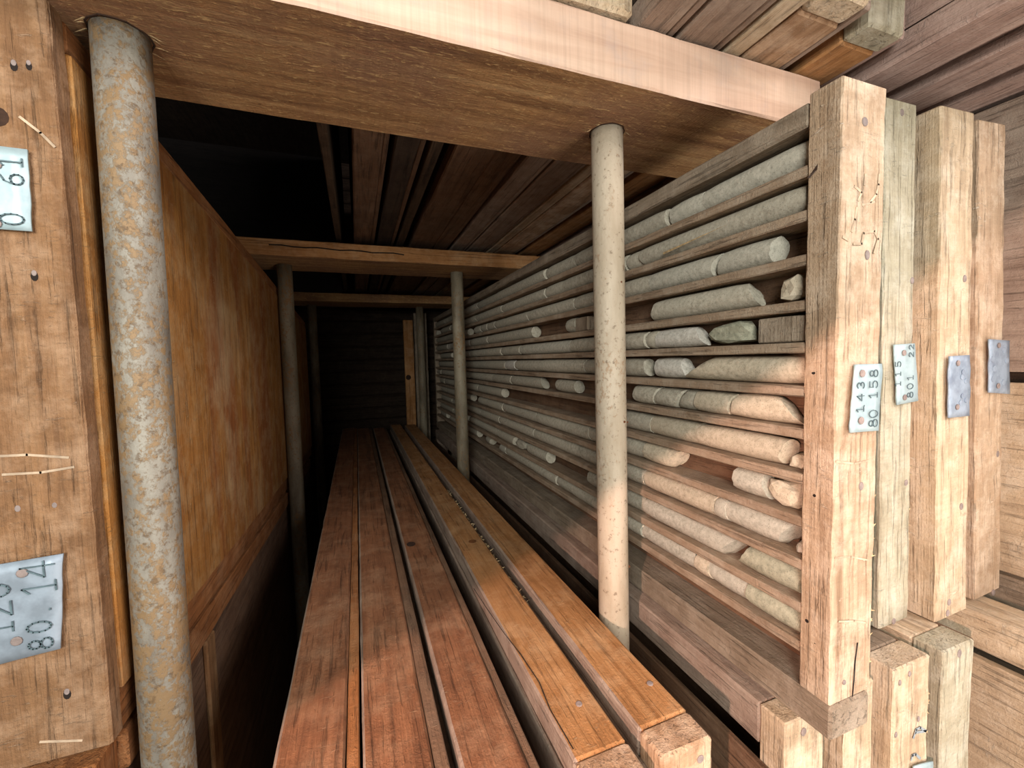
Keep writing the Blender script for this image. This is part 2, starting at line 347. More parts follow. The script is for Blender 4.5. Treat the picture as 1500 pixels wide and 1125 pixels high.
for (a, z, r) in ((-70, -.21, .004), (-35, -.215, .003), (-30, -.70, .006), (-80, .23, .003)):
    t = math.radians(a); disc('rust_fleck', (.776+PR*math.cos(t), 1.17+PR*math.sin(t)-.001, z), r, M_RUST, pr_, pr_.location, h=.0015, seg=7)
def beam(x0, x1, y0, y1, z0, z1, label, mats):
    r = root('cross_beam', (x0+x1)/2, (y0+y1)/2, z0, label, 'beam', 'cross beams over the pipes'); org = r.location.copy()
    V, Fc = board_vf(x0, x1, y0, y1, z0, z1, ch=.005, jit=.004, step=.09)
    o = mk('timber', V, Fc, mats, r, org)
    if len(mats) > 1:
        for p in o.data.polygons:
            if p.normal.y < -.5: p.material_index = 1
    return r, org
b1, bo = beam(-1.17, 1.42, .950, 1.385, ZB, .855, 'wide rough sawn beam with a planed pink-lit front, resting on the two thickest pipes', [M_BEAM, M_BEAMF])
bb2, _ = beam(-1.17, 2.08, 3.106, 3.592, ZB+.002, .81, 'second beam back, yellowish with a long crack along its front', [M_BEAM, wood('gold', 'X')])
beam(-2.3, 2.08, 5.253, 5.733, ZB+.002, .80, 'last beam, thin and dim, just before the dark back wall', [M_BEAM])
ribbons('crack', [[(-.49+.07*i, .768-.0008*i+.004*math.sin(i*1.9)) for i in range(13)]], 3.105, .008, M_HOLE, bb2, bb2.location, th=.001)
for (bx, by) in ((.770, 1.17), (-.435, 1.152)):
    V = []; Fc = []
    for i in range(16):
        t = i/16*6.283+random.uniform(-.2, .2); 
        if abs(math.sin(t)) > .8: continue
        p = Vector((bx+.054*math.cos(t), by+.054*math.sin(t), ZB+.001)); q = p+Vector((math.copysign(random.uniform(.01, .03), math.cos(t)), random.uniform(-.004, .004), -random.uniform(.003, .012))); k = len(V)
        for u in ((0, .002, 0), (0, -.002, 0), (0, 0, .004)): V.append(W(*(p+Vector(u))))
        V.append(W(*q)); Fc += [(k, k+1, k+3), (k+1, k+2, k+3), (k+2, k, k+3)]
    o = mk('torn_fibres', V, Fc, M_SPL, b1, bo); o['kind'] = 'stuff'
    V = []; Fc = []; n = 24
    for z, r in ((ZB-.0012, .0515), (ZB-.0012, .0548), (ZB+.004, .0515), (ZB+.004, .0552)):
        for i in range(n): t = i/n*6.283; rr = r+.0015*math.sin(i*2.3); V.append(W(bx+rr*math.cos(t), by+rr*math.sin(t), z))
    for i in range(n):
        j = (i+1) % n; Fc += [(i, n+i, n+j, j), (n+i, 3*n+i, 3*n+j, n+j), (i, j, 2*n+j, 2*n+i)]
    mk('hole_rim', V, Fc, M_SOOT, b1, bo)

# ------------------------------------------------------------------ the open core box on the right
G = 'upright core boxes on the right'
cb = root('core_box', 1.07, .625, -.917, 'open upright core box full of slatted rows of drill cores, tag 143 on its post', 'core box', G); o0 = cb.location.copy()
YF = .625; YP = .697; YE = 5.75; X0, X1 = 1.0, 1.148
po = board('end_post', (X0, X1, YF, YP, -.831, .588), wood('buff', 'Z', .8), cb, o0, ch=.003, jit=.004, step=.03)
po['label'] = 'rough sawn end post with bright front face'
board('bottom_rail', (X0, X1-.008, YF-.004, YE, -.917, -.833), wood('grey', 'Y'), cb, o0, ch=.006, jit=.003)
board('top_rail', (X0+.002, X1-.01, YP+.001, YE, .519, .573), wood('grey', 'Y', .3), cb, o0, ch=.005, jit=.003)
board('end_post', (X0, X1, YE-.07, YE, -.831, .517), wood('grey', 'Z'), cb, o0)
board('back_panel', (1.098, 1.118, YP+.001, YE-.07, -.83, .52), wood('umber', 'Y'), cb, o0, ch=.002, jit=.001, step=.5)
board('filler_strip', (1.119, X1-.004, YP+.001, YE-.07, -.83, .518), wood('umber', 'Y'), cb, o0, ch=.002, jit=.001, step=.5)
ST = [.434, .332, .229, .122, .022, -.084, -.187, -.298, -.405, -.513, -.622, -.722]
for i, z in enumerate(ST):
    board('slat', (X0+.004, 1.098, YP+.001, YE-.07, z-.026, z), wood('slat', 'Y'), cb, o0, ch=.003, jit=.0010, step=.12)
# nails and knots on the post
for (x, z, r, q) in ((1.075, .502, .010, 1), (1.095, .214, .011, .7), (1.094, -.318, .010, .8), (1.05, -.785, .006, 1)):
    disc('nail', (x, YF, z), r, M_NAIL, po, o0, h=.006, sq=q)
for (y, z, r) in ((.675, -.05, .0048), (.668, -.046, .003), (.67, -.19, .004), (.668, -.34, .0045), (.68, -.655, .0045), (.66, -.70, .003)):
    disc('nail_hole', (X0, y, z), r, M_HOLE, po, o0, nrm='-X', h=.0012, seg=8)
V = [W(*p) for p in ((.998, .690, .398), (.998, .690, .405), (.998, .697, .40), (.972, .655, .412), (.972, .655, .405), (.978, .66, .402))]
mk('bent_nail', V, [(0, 1, 4, 3), (1, 2, 5, 4), (2, 0, 3, 5), (3, 4, 5), (0, 2, 1)], M_NAIL, po, o0)
tx = ribbons('crack', [[(1.095, -.70), (1.088, -.74), (1.085, -.79), (1.081, -.829)]], YF-.001, .0035, M_HOLE, po, o0, th=.0006)
# pale chalk strokes on the post front: outline read from pixel positions on that face
def pf(px, py, Y): 
    d = r2*(px-750)+d2*(py-562.5)+fw*F; k = Y/d.y; return (d.x*k, d.z*k)
ck = [[(375, 550), (372, 600), (360, 650), (330, 690)], [(305, 550), (300, 600)], [(250, 610), (285, 640), (268, 680)], [(290, 705), (350, 690)], [(260, 720), (250, 780), (235, 840)],
      [(190, 870), (215, 885)], [(245, 905), (285, 905), (295, 850), (350, 840), (370, 880), (350, 950)]]
for L in ck: ribbons('chalk_mark', [[pf(1180+a/3.515, 100+b/3.515, YF) for a, b in L]], YF-.001, .0055, M_CHALK, po, o0, th=.001)
for L in (((1224, 676), (1250, 679), (1272, 674)), ((1222, 817), (1245, 815), (1270, 820)), ((1228, 910), (1250, 909), (1268, 912))):
    ribbons('chalk_line', [[pf(a, b, YF) for a, b in L]], YF-.001, .004, M_CHALK, po, o0, th=.001)
tg = [(1.047, -.032), (1.141, -.033), (1.135, -.189), (1.033, -.185)]
tag_plate(tg, YF-.004, M_TAGP, cb, o0, text_rot('143', 1.074, -.142, .024, 1.15)+text_rot('80', 1.124, -.178, .030, .72)+text_rot('158', 1.121, -.113, .028, .9)+[[(1.0745, -.128), (1.076, -.126)]],
          'pale zinc tag stamped 143 over 80 158', nails=((1.068, -.053), (1.068, -.160)))
fray('frayed_fibres', X1-.003, -.78, -.05, YF+.002, YP, 420, po, o0)

# drill cores: one object each
def core_mesh(L, r, kind, sd, a0=0, a1=0, seg=18):
    """length along Y, centred; a0/a1 slant of the near/far broken face"""
    n = max(3, int(L/.05)); n = min(n, 14); V = []; Fc = []
    rings = [0]+[i/n for i in range(n+1)]+[1]
    for k, t in enumerate(rings):
        sh = .55 if k in (0, len(rings)-1) else (.93 if k in (1, len(rings)-2) else 1)
        for j in range(seg):
            a = 2*math.pi*j/seg; rr = r*sh*(1+.022*noise.noise(Vector((t*L*9, math.cos(a)*1.5+sd, math.sin(a)*1.5))))
            x, z = rr*math.cos(a), rr*math.sin(a)
            y = (t-.5)*L
            if t < .5: y += (a0*(z+x*.4)+.006*noise.noise(Vector((x*60, z*60, sd))))*(1-t*2)**3 + (0 if k else -.003)
            else: y += (a1*(z-x*.3)+.006*noise.noise(Vector((x*60, z*60, sd+9))))*(t*2-1)**3
            V.append(Vector((x*S, y*S, z*S)))
    m = len(rings)
    for k in range(m-1):
        for j in range(seg): Fc.append((k*seg+j, k*seg+(j+1) % seg, (k+1)*seg+(j+1) % seg, (k+1)*seg+j))
    Fc = [f for f in Fc]; Fc.append(tuple(range(seg))[::-1]); Fc.append(tuple((m-1)*seg+j for j in range(seg)))
    return V, [f[::-1] for f in Fc]
def stone_mesh(lx, ly, lz, sd):
    import bmesh
    bm = bmesh.new(); bmesh.ops.create_icosphere(bm, subdivisions=2, radius=1)
    for v in bm.verts:
        c = v.co; k = 1+.28*noise.noise(c*1.3+Vector((sd, 0, 0)))
        q = Vector((max(-.72, min(.72, c.x))*k, max(-.82, min(.82, c.y))*k, max(-.75, min(.75, c.z+c.y*.15*math.sin(sd)))*k)); v.co = Vector((q.x*lx*S/.8, q.y*ly*S/.85, q.z*lz*S/.8))
    V = [v.co.copy() for v in bm.verts]; Fc = [tuple(v.index for v in f.verts) for f in bm.faces]; bm.free(); return V, Fc
ORD = ['first', 'second', 'third', 'fourth', 'fifth', 'sixth', 'seventh', 'eighth', 'ninth', 'tenth', 'eleventh', 'twelfth', 'thirteenth', 'fourteenth', 'fifteenth', 'sixteenth', 'seventeenth', 'eighteenth', 'nineteenth', 'twentieth', 'twenty-first', 'twenty-second', 'twenty-third', 'twenty-fourth', 'twenty-fifth', 'twenty-sixth', 'twenty-seventh', 'twenty-eighth']
ROWS = {  # (from, to, kind, material, slant near, slant far); unit Y along the row
 0: [(.705, 1.03, 'c', 0, 0, .1), (1.035, 1.18, 'c', 0, .3, 0), (1.20, 1.83, 'c', 1, .1, .2), (1.84, 2.17, 'c', 1, 0, .2), (2.19, 3.08, 'c', 1, .1, 0)],
 1: [(.712, 1.33, 'c', 1, .1, .2), (1.335, 1.42, 'c', 1, .2, 0), (1.43, 1.96, 'c', 1, 0, .1), (1.965, 2.17, 'c', 1, .3, 0), (2.2, 2.95, 'c', 1, 0, 0)],
 2: [(.80, .97, 'c', 0, -.2, -.5), (.985, 1.28, 'c', 0, -.5, .1), (1.285, 1.85, 'c', 1, .1, 0), (1.86, 2.45, 'c', 1, 0, .2), (2.46, 2.9, 'c', 1, 0, .2), (2.905, 3.12, 'c', 1, .2, .4), (3.13, 3.32, 'c', 1, .3, 0), (3.33, 3.5, 'c', 1, 0, .4), (3.52, 3.72, 'c', 1, .2, 0), (3.95, 4.5, 'c', 1, 0, 0)],
 3: [(.715, .785, 's', 2), (.865, 1.27, 'c', 1, .6, -.3), (1.71, 1.83, 'b', 0), (1.84, 1.93, 'c', 1, .3, 0), (2.40, 3.33, 'c', 1, .1, 0), (3.34, 3.9, 'c', 1, 0, .1)],
 4: [(.70, .835, 'b', 0), (.845, 1.035, 's', 3), (1.05, 1.25, 'c', 4, .7, -.3), (1.252, 1.30, 'c', 1, 0, 0), (1.31, 1.89, 'c', 1, 0, .1), (1.905, 2.6, 'c', 0, .5, 0), (2.61, 2.98, 'c', 1, 0, .1)],
 5: [(.709, 1.08, 'c', 2, 0, -1.9), (1.125, 1.26, 'c', 4, .4, 0), (1.32, 1.76, 'c', 1, .2, 0), (1.765, 2.3, 'c', 1, 0, .2), (2.305, 2.7, 'c', 1, .2, 0), (2.71, 2.89, 'c', 4, .4, .1)],
 6: [(.755, .92, 'c', 2, 1.0, -.4), (.925, 1.06, 'c', 2, -.4, 0), (1.063, 1.13, 'c', 1, 0, -.6), (1.135, 1.25, 'c', 1, -.6, -.4), (1.255, 1.38, 'c', 1, -.4, 0), (1.86, 2.07, 'c', 1, .2, .1), (2.27, 2.78, 'c', 1, .9, 0), (2.79, 3.2, 'c', 1, 0, 0)],
 7: [(.702, .752, 's', 2), (.765, 1.05, 'c', 2, -.2, 0), (1.052, 1.28, 'c', 2, 0, 0), (1.283, 1.55, 'c', 1, 0, .4), (3.0, 3.66, 'c', 1, .3, 0), (3.67, 4.1, 'c', 1, .2, 0)],
 8: [(.715, .815, 's', 2), (.82, .915, 'c', 0, .3, 0), (1.165, 1.32, 'c', 2, -.7, 0), (1.325, 1.73, 'c', 1, 0, .3), (1.735, 2.35, 'c', 1, .4, 0), (2.36, 2.98, 'c', 1, 0, .3)],
 9: [(.704, .728, 's', 0), (.755, .935, 'c', 0, -.6, .1), (.94, .98, 'c', 0, .1, -.1), (.985, 1.32, 'c', 2, 0, 0), (1.325, 1.84, 'c', 1, 0, .1), (1.845, 2.4, 'c', 1, 0, .1)],
 10: [(.709, .885, 'c', 3, -.3, -.6), (.93, 1.32, 'c', 0, -.8, 0), (1.325, 1.75, 'c', 1, 0, .1), (2.21, 2.5, 'c', 1, .3, 0), (2.55, 2.75, 's', 1)],
 11: [(.709, .86, 'c', 3, 0, .2), (.87, 1.0, 'c', 0, .2, .3), (1.005, 1.06, 'c', 2, .2, 0), (1.065, 1.33, 'c', 0, .1, 0), (1.335, 1.9, 'c', 1, 0, .1)]}
rnd = random.Random(3)
TONE = {0: 'light grey', 1: 'dusty grey', 2: 'buff', 3: 'greenish grey', 4: 'pale chalky'}
for ri in range(12):
    L = list(ROWS[ri]); y = L[-1][1]
    while y < YE-.35:
        if rnd.random() < .12: y += rnd.uniform(.1, .45)
        ln = rnd.choice([.12, .2, .3, .45, .6, .8])*rnd.uniform(.8, 1.2); y1 = min(y+ln, YE-.1)
        L.append((y+.008, y1, 'c', rnd.choice([1, 1, 1, 1, 0, 0, 4]) if ln < .3 else 1, rnd.uniform(-.4, .6), rnd.uniform(-.3, .4))); y = y1
    row = 'top row' if ri == 0 else ORD[ri]+' row down'
    cc = 0
    for q in L:
        ya, yb, kd, mt = q[:4]; ln = yb-ya; hh = (.519 if ri == 0 else ST[ri-1]-.026)-ST[ri]; r = min(.0372, (hh-.004)/2/1.03)*rnd.uniform(.97, 1.0)
        sd = rnd.uniform(0, 90)
        if kd == 'c':
            a0, a1 = q[4], q[5]; lim = ln*.45/.037
            V, Fc = core_mesh(ln, r, 0, sd, max(-lim, min(lim, a0)), max(-lim, min(lim, a1)), 18 if ya < 3 else 12); loc = W(X0+.008+r*1.02+rnd.uniform(0, .009), (ya+yb)/2, ST[ri]+r*1.02+.0012)
            o = mk('drill_core', V, Fc, M_CORE[mt], None, Vector((0, 0, 0)), True)
            try: o.data.set_sharp_from_angle(angle=math.radians(50))
            except Exception: pass
            o.location = loc; cc += 1
            sz = 'short' if ln < .17 else ('long' if ln > .45 else 'middling')
            tagit(o, f'{sz} {TONE[mt]} core, {ORD[cc-1]} from the tagged post, {row}', 'drill core', 'drill cores in the open box')
        elif kd == 's':
            V, Fc = stone_mesh(.032, ln*.42, .031 if ln > .06 else .018, sd); o = mk('rock_fragment', V, Fc, M_CORE[mt], None)
            o.location = W(X0+.05, (ya+yb)/2, ST[ri]+(.036 if ln > .06 else .0225))
            tagit(o, f'angular {TONE[mt]} rock fragment lying {"close to the tagged post" if ya < .9 else "deep inside"} in the {row}', 'rock', 'loose rock fragments in the open box')
        else:
            V, Fc = board_vf(X0+.012, X0+.085, ya+.002, yb-.004, ST[ri]+.0025, ST[ri]+.066, ch=.003, jit=.002, step=.05)
            og = W(X0+.05, (ya+yb)/2, ST[ri]); o = mk('spacer_block', V, Fc, wood('grey', 'Z'), None, og); o.location = og
            tagit(o, f'small flat wooden spacer block {"against the tagged post" if ya < .8 else "behind the near pipe"} in the {row}', 'wood block')
# slivers of wood resting on slats
for nm, (x, y, z), (dx, dy, dz), lab in (('wood_sliver', (.997, 1.18, .345), (0, -.27, .018), 'thin pale wood sliver lying along the second row of cores'),):
    a = Vector((x, y, z)); b = a+Vector((dx, dy, dz)); V = [W(*(a+Vector(u))) for u in ((0, 0, .004), (0, 0, -.004), (-.004, 0, 0))]+[W(*b)]
    mid_ = W(*a); o = mk(nm, V, [(0, 1, 2), (0, 2, 3), (2, 1, 3), (1, 0, 3)], M_SPL, None, mid_); o.location = mid_; tagit(o, lab, 'splinter')

# ------------------------------------------------------------------ closed boxes standing on edge
def box(x0, x1, yf, ye, z0, z1, label, group, pal=('tan', 'grey', 'umber'), side=1, pt=.035, postT=.072, under=False, drop=.01, saw=.5, nails=(), rail=.075, paneltop=None, railpal=None, lean=0):
    """side=+1: panel on the +X side, -1 on the -X side"""
    r = root('core_box', (x0+x1)/2, yf, z0, label, 'core box', group); og = r.location.copy()
    a, b = (x0, x1-pt) if side > 0 else (x0+pt, x1)
    p = board('end_post', (a, b, yf, yf+postT, z0, z1), wood(pal[0], 'Z', saw), r, og, ch=.004, jit=.004, step=.04)
    board('end_post', (a, b, ye-postT, ye, z0+rail+.002, z1-rail-.002), wood(pal[1], 'Z'), r, og, step=.5)
    board('top_rail', (a, b, yf+postT+.001, ye, z1-rail, z1-.002), wood(railpal or pal[1], 'Y'), r, og, ch=.006, jit=.0035)
    board('bottom_rail', (a, b, yf+postT+.001, ye, z0, z0+rail), wood(railpal or pal[1], 'Y'), r, og, ch=.006, jit=.0035)
    pa, pb = (b+.001, x1) if side > 0 else (x0, a-.001)
    board('side_panel', (pa, pb, yf+.01, ye-.01, z0+.004, paneltop if paneltop is not None else z1-drop), wood(pal[2], 'Y'), r, og, ch=.003, jit=.002, step=.3)
    r.rotation_euler.y = math.radians(-lean)
    return r, og, p
def on_y(pts, Y, xm=None, z0=None, lean=0):
    """points seen on the plane y=Y; when the box leans, taken back into its upright frame"""
    out = []
    for a, b in pts:
        x, z = pf(a, b, Y)
        if lean:
            t = math.radians(lean); dx, dz = x-xm, z-z0; x, z = xm+dx*math.cos(t)+dz*math.sin(t), z0-dx*math.sin(t)+dz*math.cos(t)
        out.append((x, z))
    return out
def nail_at(pts, Y, p, og, r=.010, h=.005, sq=.85, **kw):
    for x, z in on_y(pts, Y, **kw): disc('nail', (x, Y, z), r, M_NAIL, p, og, h=h, sq=sq)
# upper level, beside the open box
k2 = dict(xm=1.5195, z0=-.843, lean=1.45)
r, og, p = box(1.443, 1.596, .765, 5.7, -.843, .700, 'silvery core box post with a faintly numbered pale tag, next to the open box', G, ('silver', 'grey', 'umber'), pt=.012, lean=1.45)
c4 = on_y([(1307, 505), (1337, 503), (1342, 587), (1311, 593)], .76, **k2)
t2 = tag_plate(c4, .761, M_TAGP, r, og, [], 'pale zinc tag with faint numbers', nails=on_y([(1320, 517), (1321, 582)], .76, **k2))
(ax, az), = on_y([(1318, 566)], .75, **k2); (bx_, bz), = on_y([(1336, 582)], .75, **k2)
ribbons('stamped_number', text_rot('115', ax, az, .026, 1.1)+text_rot('801', bx_, bz, .028, .9)+text_rot('22', bx_, bz+.12, .022, 1.0), .7488, .0022, M_INK, t2, og)
nail_at([(1336, 411), (1327, 707), (1309, 910), (1321, 165)], .765, p, og, **k2)
fray('frayed_fibres', 1.585, -.74, -.05, .77, .83, 520, p, og, L=.020)
board('side_cleat', (1.5965, 1.5978, .775, .84, -.75, .1), wood('tan', 'Z', .6), r, og, ch=.0005, jit=0)
k3 = dict(xm=1.722, z0=-.843, lean=2.5)
r, og, p = box(1.637, 1.807, .722, 5.7, -.843, .687, 'pale core box post with a dented bluish tag, between silvery and orange-tan posts', G, ('pale', 'mauve', 'umber'), pt=.004, postT=.09, lean=2.5)
tag_plate(on_y([(1388, 522), (1418, 520), (1418, 609), (1387, 612)], .715, **k3), .718, M_TAGB, r, og, [], 'dented bluish zinc tag', nails=on_y([(1400, 532), (1399, 596)], .715, **k3),
          dents=[(x, z, .008) for x, z in on_y([(1408, 545), (1406, 552), (1412, 558), (1407, 580), (1404, 590), (1412, 586)], .715, **k3)])
nail_at([(1413, 408), (1408, 742), (1388, 898), (1390, 882)], .722, p, og, r=.011, **k3)
k4 = dict(xm=1.968, z0=-.835, lean=3.6)
r, og, p = box(1.886, 2.05, .735, 5.7, -.835, .695, 'orange-tan leaning core box post, its blue-grey tag rounded at the corners', G, ('buff', 'grey', 'pale'), pt=.010, drop=.02, lean=3.6)
tag_plate(on_y([(1445, 497), (1474, 499), (1475, 577), (1445, 575)], .73, **k4), .730, M_TAGB, r, og, [], 'weathered blue grey zinc tag', nails=on_y([(1458, 506), (1457, 565)], .73, **k4),
          dents=[(x, z, .010) for x, z in on_y([(1466, 513), (1470, 528), (1449, 526), (1452, 540), (1465, 560), (1450, 555)], .73, **k4)])
nail_at([(1461, 665), (1455, 868)], .735, p, og, r=.011, **k4)
XS = 2.105
r = root('core_box', XS+.09, .25, -.792, 'core box at the edge of view showing two plain wide tan side boards', 'core box', G); og = r.location.copy()
board('side_board', (XS, XS+.025, .22, 5.6, -.792, -.125), wood('pale', 'Y'), r, og, ch=.004, step=.3)
board('side_board', (XS, XS+.025, .22, 5.6, -.088, .83), wood('mauve', 'Y'), r, og, ch=.004, step=.3)
board('end_post', (XS+.026, XS+.18, .22, .30, -.792, .83), wood('tan', 'Z', .5), r, og)
board('end_post', (XS+.026, XS+.18, 5.5, 5.6, -.792, .83), wood('tan', 'Z'), r, og, step=.5)
board('top_rail', (XS+.026, XS+.18, .301, 5.5, .75, .83), wood('mauve', 'Y'), r, og, step=.4)
board('bottom_rail', (XS+.026, XS+.18, .301, 5.5, -.792, -.70), wood('mauve', 'Y'), r, og, step=.4)

# lower level: the boxes the upper ones stand on
G2 = 'lower core boxes under the right stack'
ZF = -2.42
r, og, p = box(.935, 1.098, .696, 5.6, ZF, -.921, 'lower core box directly under the open box, dark slot along its side', G2, ('pale', 'mauve', 'umber'), side=-1, pt=.02, paneltop=-1.07, rail=.115)
nail_at([(1177, 1072)], .696, p, og, r=.011)
r, og, p = box(1.152, 1.275, .680, 5.6, ZF, -.880, 'lower core box post half hidden behind the bottom of the open box post', G2, ('pale', 'grey', 'umber'), pt=.012)
r, og, p = box(1.296, 1.470, .651, 5.6, ZF, -.848, 'lower core box with the brightest cream post and blue crayon marks', G2, ('pale', 'grey', 'umber'), pt=.014, saw=.2)
nail_at([(1332, 987), (1345, 1053), (1312, 1076), (1318, 1000)], .651, p, og, r=.008, sq=.7)
for L in ([(485, 900), (505, 840), (535, 825), (575, 850), (500, 862)], [(470, 1060), (478, 1028), (500, 1020), (532, 1050)]):
    ribbons('crayon_mark', [[pf(1240+a/5, 900+b/5, .651) for a, b in L]], .6492, .007, M_BLUE, p, og, th=.0006)
tag_plate(on_y([(1334, 1120), (1361, 1112), (1361, 1160), (1332, 1166)], .648), .647, M_TAGP, r, og, [], 'pale zinc tag, only its top edge in view')
fray('frayed_fibres', 1.464, -1.5, -.93, .655, .72, 420, p, og, L=.014)
r, og, p = box(1.496, 1.670, .64, 5.6, ZF, -.845, 'lower core box with a silvery post, beside the broad tan side board', G2, ('silver', 'pale', 'umber'), pt=.026)
nail_at([(1405, 957)], .64, p, og, r=.012)
r = root('core_box', 1.895, .25, ZF, 'lower core box in the bottom corner with a broad golden tan side board', 'core box', G2); og = r.location.copy()
board('top_rail', (1.820, 1.97, .22, 5.5, -.965, -.846), wood('pale', 'Y'), r, og, ch=.008, jit=.005)
board('side_board', (1.805, 1.835, .22, 5.5, ZF, -.985), wood('pale', 'Y'), r, og, ch=.004, step=.3)
board('end_post', (1.836, 1.97, .22, .30, ZF, -.967), wood('pale', 'Z', .5), r, og)
board('end_post', (1.836, 1.97, 5.42, 5.5, ZF, -.967), wood('pale', 'Z'), r, og, step=.5)
r = root('core_box', 2.18, .25, ZF, 'grey lower core box under the two wide tan side boards', 'core box', G2); og = r.location.copy()
board('top_rail', (2.08, 2.25, .22, 5.5, -.90, -.796), wood('grey', 'Y'), r, og)
board('side_board', (2.08, 2.25, .22, 5.5, ZF, -.902), wood('grey', 'Y'), r, og, step=.4)

# lower level, middle bay: five boxes seen from above
G3 = 'lower core boxes in the middle bay'
LW = [(-.200, -.030, -.059, 'rust', 'orange', 'middle bay box beside the dark gap, dull red-brown top and thin strip alongside', .64),
      (-.025, .146, .114, 'rust', 'umber', 'brown topped middle bay box with a pale swirled knot, second from the dark gap', .64),
      (.165, .318, .295, 'rust', 'umber', 'reddest topped middle bay box with a smudged dark stain', .64),
      (.387, .534, .514, 'gold', 'umber', 'golden topped middle bay box with a round knot and a long crack', .655),
      (.556, .712, .693, 'gold', 'umber', 'golden topped middle bay box ending in a pale end grain block', .668)]
ZT = -.833
for i, (x0, x1, xr, pal, pp, lab, yf) in enumerate(LW):
    YEe = 5.72-.09*(i % 3)
    r = root('core_box', (x0+x1)/2, yf, ZF, lab, 'core box', G3); og = r.location.copy()
    zt = ZT
    p = board('end_post', (x0, xr, yf, yf+.075, ZF, zt), wood('tan', 'Z', .3), r, og, ch=.006, jit=.004, step=.06)
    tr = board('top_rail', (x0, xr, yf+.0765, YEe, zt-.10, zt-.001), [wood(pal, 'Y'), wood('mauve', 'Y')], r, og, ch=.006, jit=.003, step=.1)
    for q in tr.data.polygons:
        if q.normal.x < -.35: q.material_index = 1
    board('bottom_rail', (x0, xr, yf+.0765, YEe, ZF, ZF+.08), wood(pal, 'Y'), r, og, step=.5)
    board('end_post', (x0, xr, YEe-.07, YEe, ZF+.081, zt-.101), wood(pal, 'Z'), r, og, step=.5)
    board('side_panel', (xr+.001, x1, yf+.02, YEe-.01, ZF+.01, zt-(.008 if i < 3 else .075)), wood(pp, 'Y'), r, og, ch=.003, jit=.0025, step=.2)
    if i in (0, 2, 3, 4): board('side_panel', (x0-.012, x0-.001, yf+.03, YEe-.01, ZF+.01, zt-.06), wood('mauve' if i else 'grey', 'Y'), r, og, ch=.003, jit=.002, step=.2)
    def onz(px, py, Z=zt):
        d = r2*(px-750)+d2*(py-562.5)+fw*F; k = Z/d.z; return (d.x*k, d.y*k, Z)
    if i == 4:
        disc('nail', onz(952, 1001), .0080, M_NAIL, tr, og, '+Z', h=.004); x, z = pf(1026, 1112, yf); disc('nail', (x, yf, z), .009, M_NAIL, p, og, h=.004)
    if i == 3:
        disc('nail', onz(848, 1031), .0080, M_NAIL, tr, og, '+Z', h=.004)
        disc('knot', onz(692, 793), .018, M_KNOT, tr, og, '+Z', h=.0012, seg=16); disc('knot', onz(646, 724), .009, M_KNOT, tr, og, '+Z', h=.0012, seg=12)
        L = [onz(*q) for q in ((694, 862), (712, 890), (740, 930), (762, 958), (790, 1000), (806, 1040), (840, 1098))]; V = []; Fc = []
        for k, q in enumerate(L):
            for dx in (-.0012, .0012): V.append(W(q[0]+dx, q[1], q[2]+.0006))
        for k in range(len(L)-1): Fc.append((2*k, 2*k+1, 2*k+3, 2*k+2))
        mk('crack', V, Fc, M_HOLE, tr, og)
        fray('torn_fibres', xr+.002, zt-.03, zt-.008, 1.3, 2.7, 160, tr, og, L=.03)
    if i == 2: disc('dark_stain', onz(602, 797), .026, M_SOOT, tr, og, '+Z', h=.0007, seg=14, sq=.75)

# ------------------------------------------------------------------ the side with the brown tagged post and the orange panelled box
def sag(o, y0, k=.0576):
    """the box sags along its length: push each vertex down with its distance from the front"""
    for v in o.data.vertices: v.co.z -= k*max(0, (v.co.y+o_org.y) - y0*S)
    return o
G5 = 'upright core boxes on the left'
XL = -.511; YL = 1.071
r = root('core_box', XL-.1, YL, -.782, 'core box with two zinc tags on its brown post and an orange side panel', 'core box', G5); og = r.location.copy(); o_org = og
p = board('end_post', (XL-.20, XL, YL, YL+.045, -.782, .694), wood('brown', 'Z', .3), r, og, ch=.004, jit=.003, step=.05)
sag(board('side_panel', (XL-.010, XL+.005, YL+.0455, 5.15, -.690, .628), wood('honey', 'Z'), r, og, ch=.003, jit=.003, step=.06), YL)
sag(board('top_rail', (XL-.20, XL+.001, YL+.0455, 5.15, .632, .690), wood('orange', 'Y'), r, og, ch=.004, jit=.003), YL)
sag(board('bottom_rail', (XL-.20, XL-.004, YL+.0455, 5.15, -.781, -.694), wood('orange', 'Y'), r, og, ch=.004, jit=.003), YL)
sag(board('end_post', (XL-.20, XL-.012, 5.07, 5.15, -.688, .628), wood('tan', 'Z'), r, og, step=.5), YL)
a0, = on_y([(26, 926)], YL-.01); a1, = on_y([(80, 946)], YL-.01); a2, = on_y([(84, 858)], YL-.01)
lines = text_rot('120', a0[0]-.004, a0[1]+.0, .046, .8)+text_rot('80.', a1[0], a1[1], .036, .95)+text_rot('14', a2[0], a2[1]-.012, .050, .7)
tag_plate([(XL-.18, -.365), pf(97, 808, YL), pf(94, 945, YL), (XL-.185, -.559)], YL-.004, M_TAGL, r, og, lines, 'grey zinc tag stamped 120 over 80. 14', nails=on_y([(35, 838), (27, 937)], YL-.008), lw=.0026)
a0, = on_y([(38, 331)], YL-.01); a1, = on_y([(37, 270)], YL-.01)
tag_plate([(XL-.17, .412), pf(46, 223, YL), pf(52, 341, YL), (XL-.175, .262)], YL-.004, M_TAGP, r, og, text_rot('0', a0[0], a0[1], .034, 1)+text_rot('61', a1[0], a1[1]-.004, .034, .9), 'pale zinc tag stamped 0 61', nails=on_y([(-4, 242), (-4, 328)], YL-.008), lw=.0023)
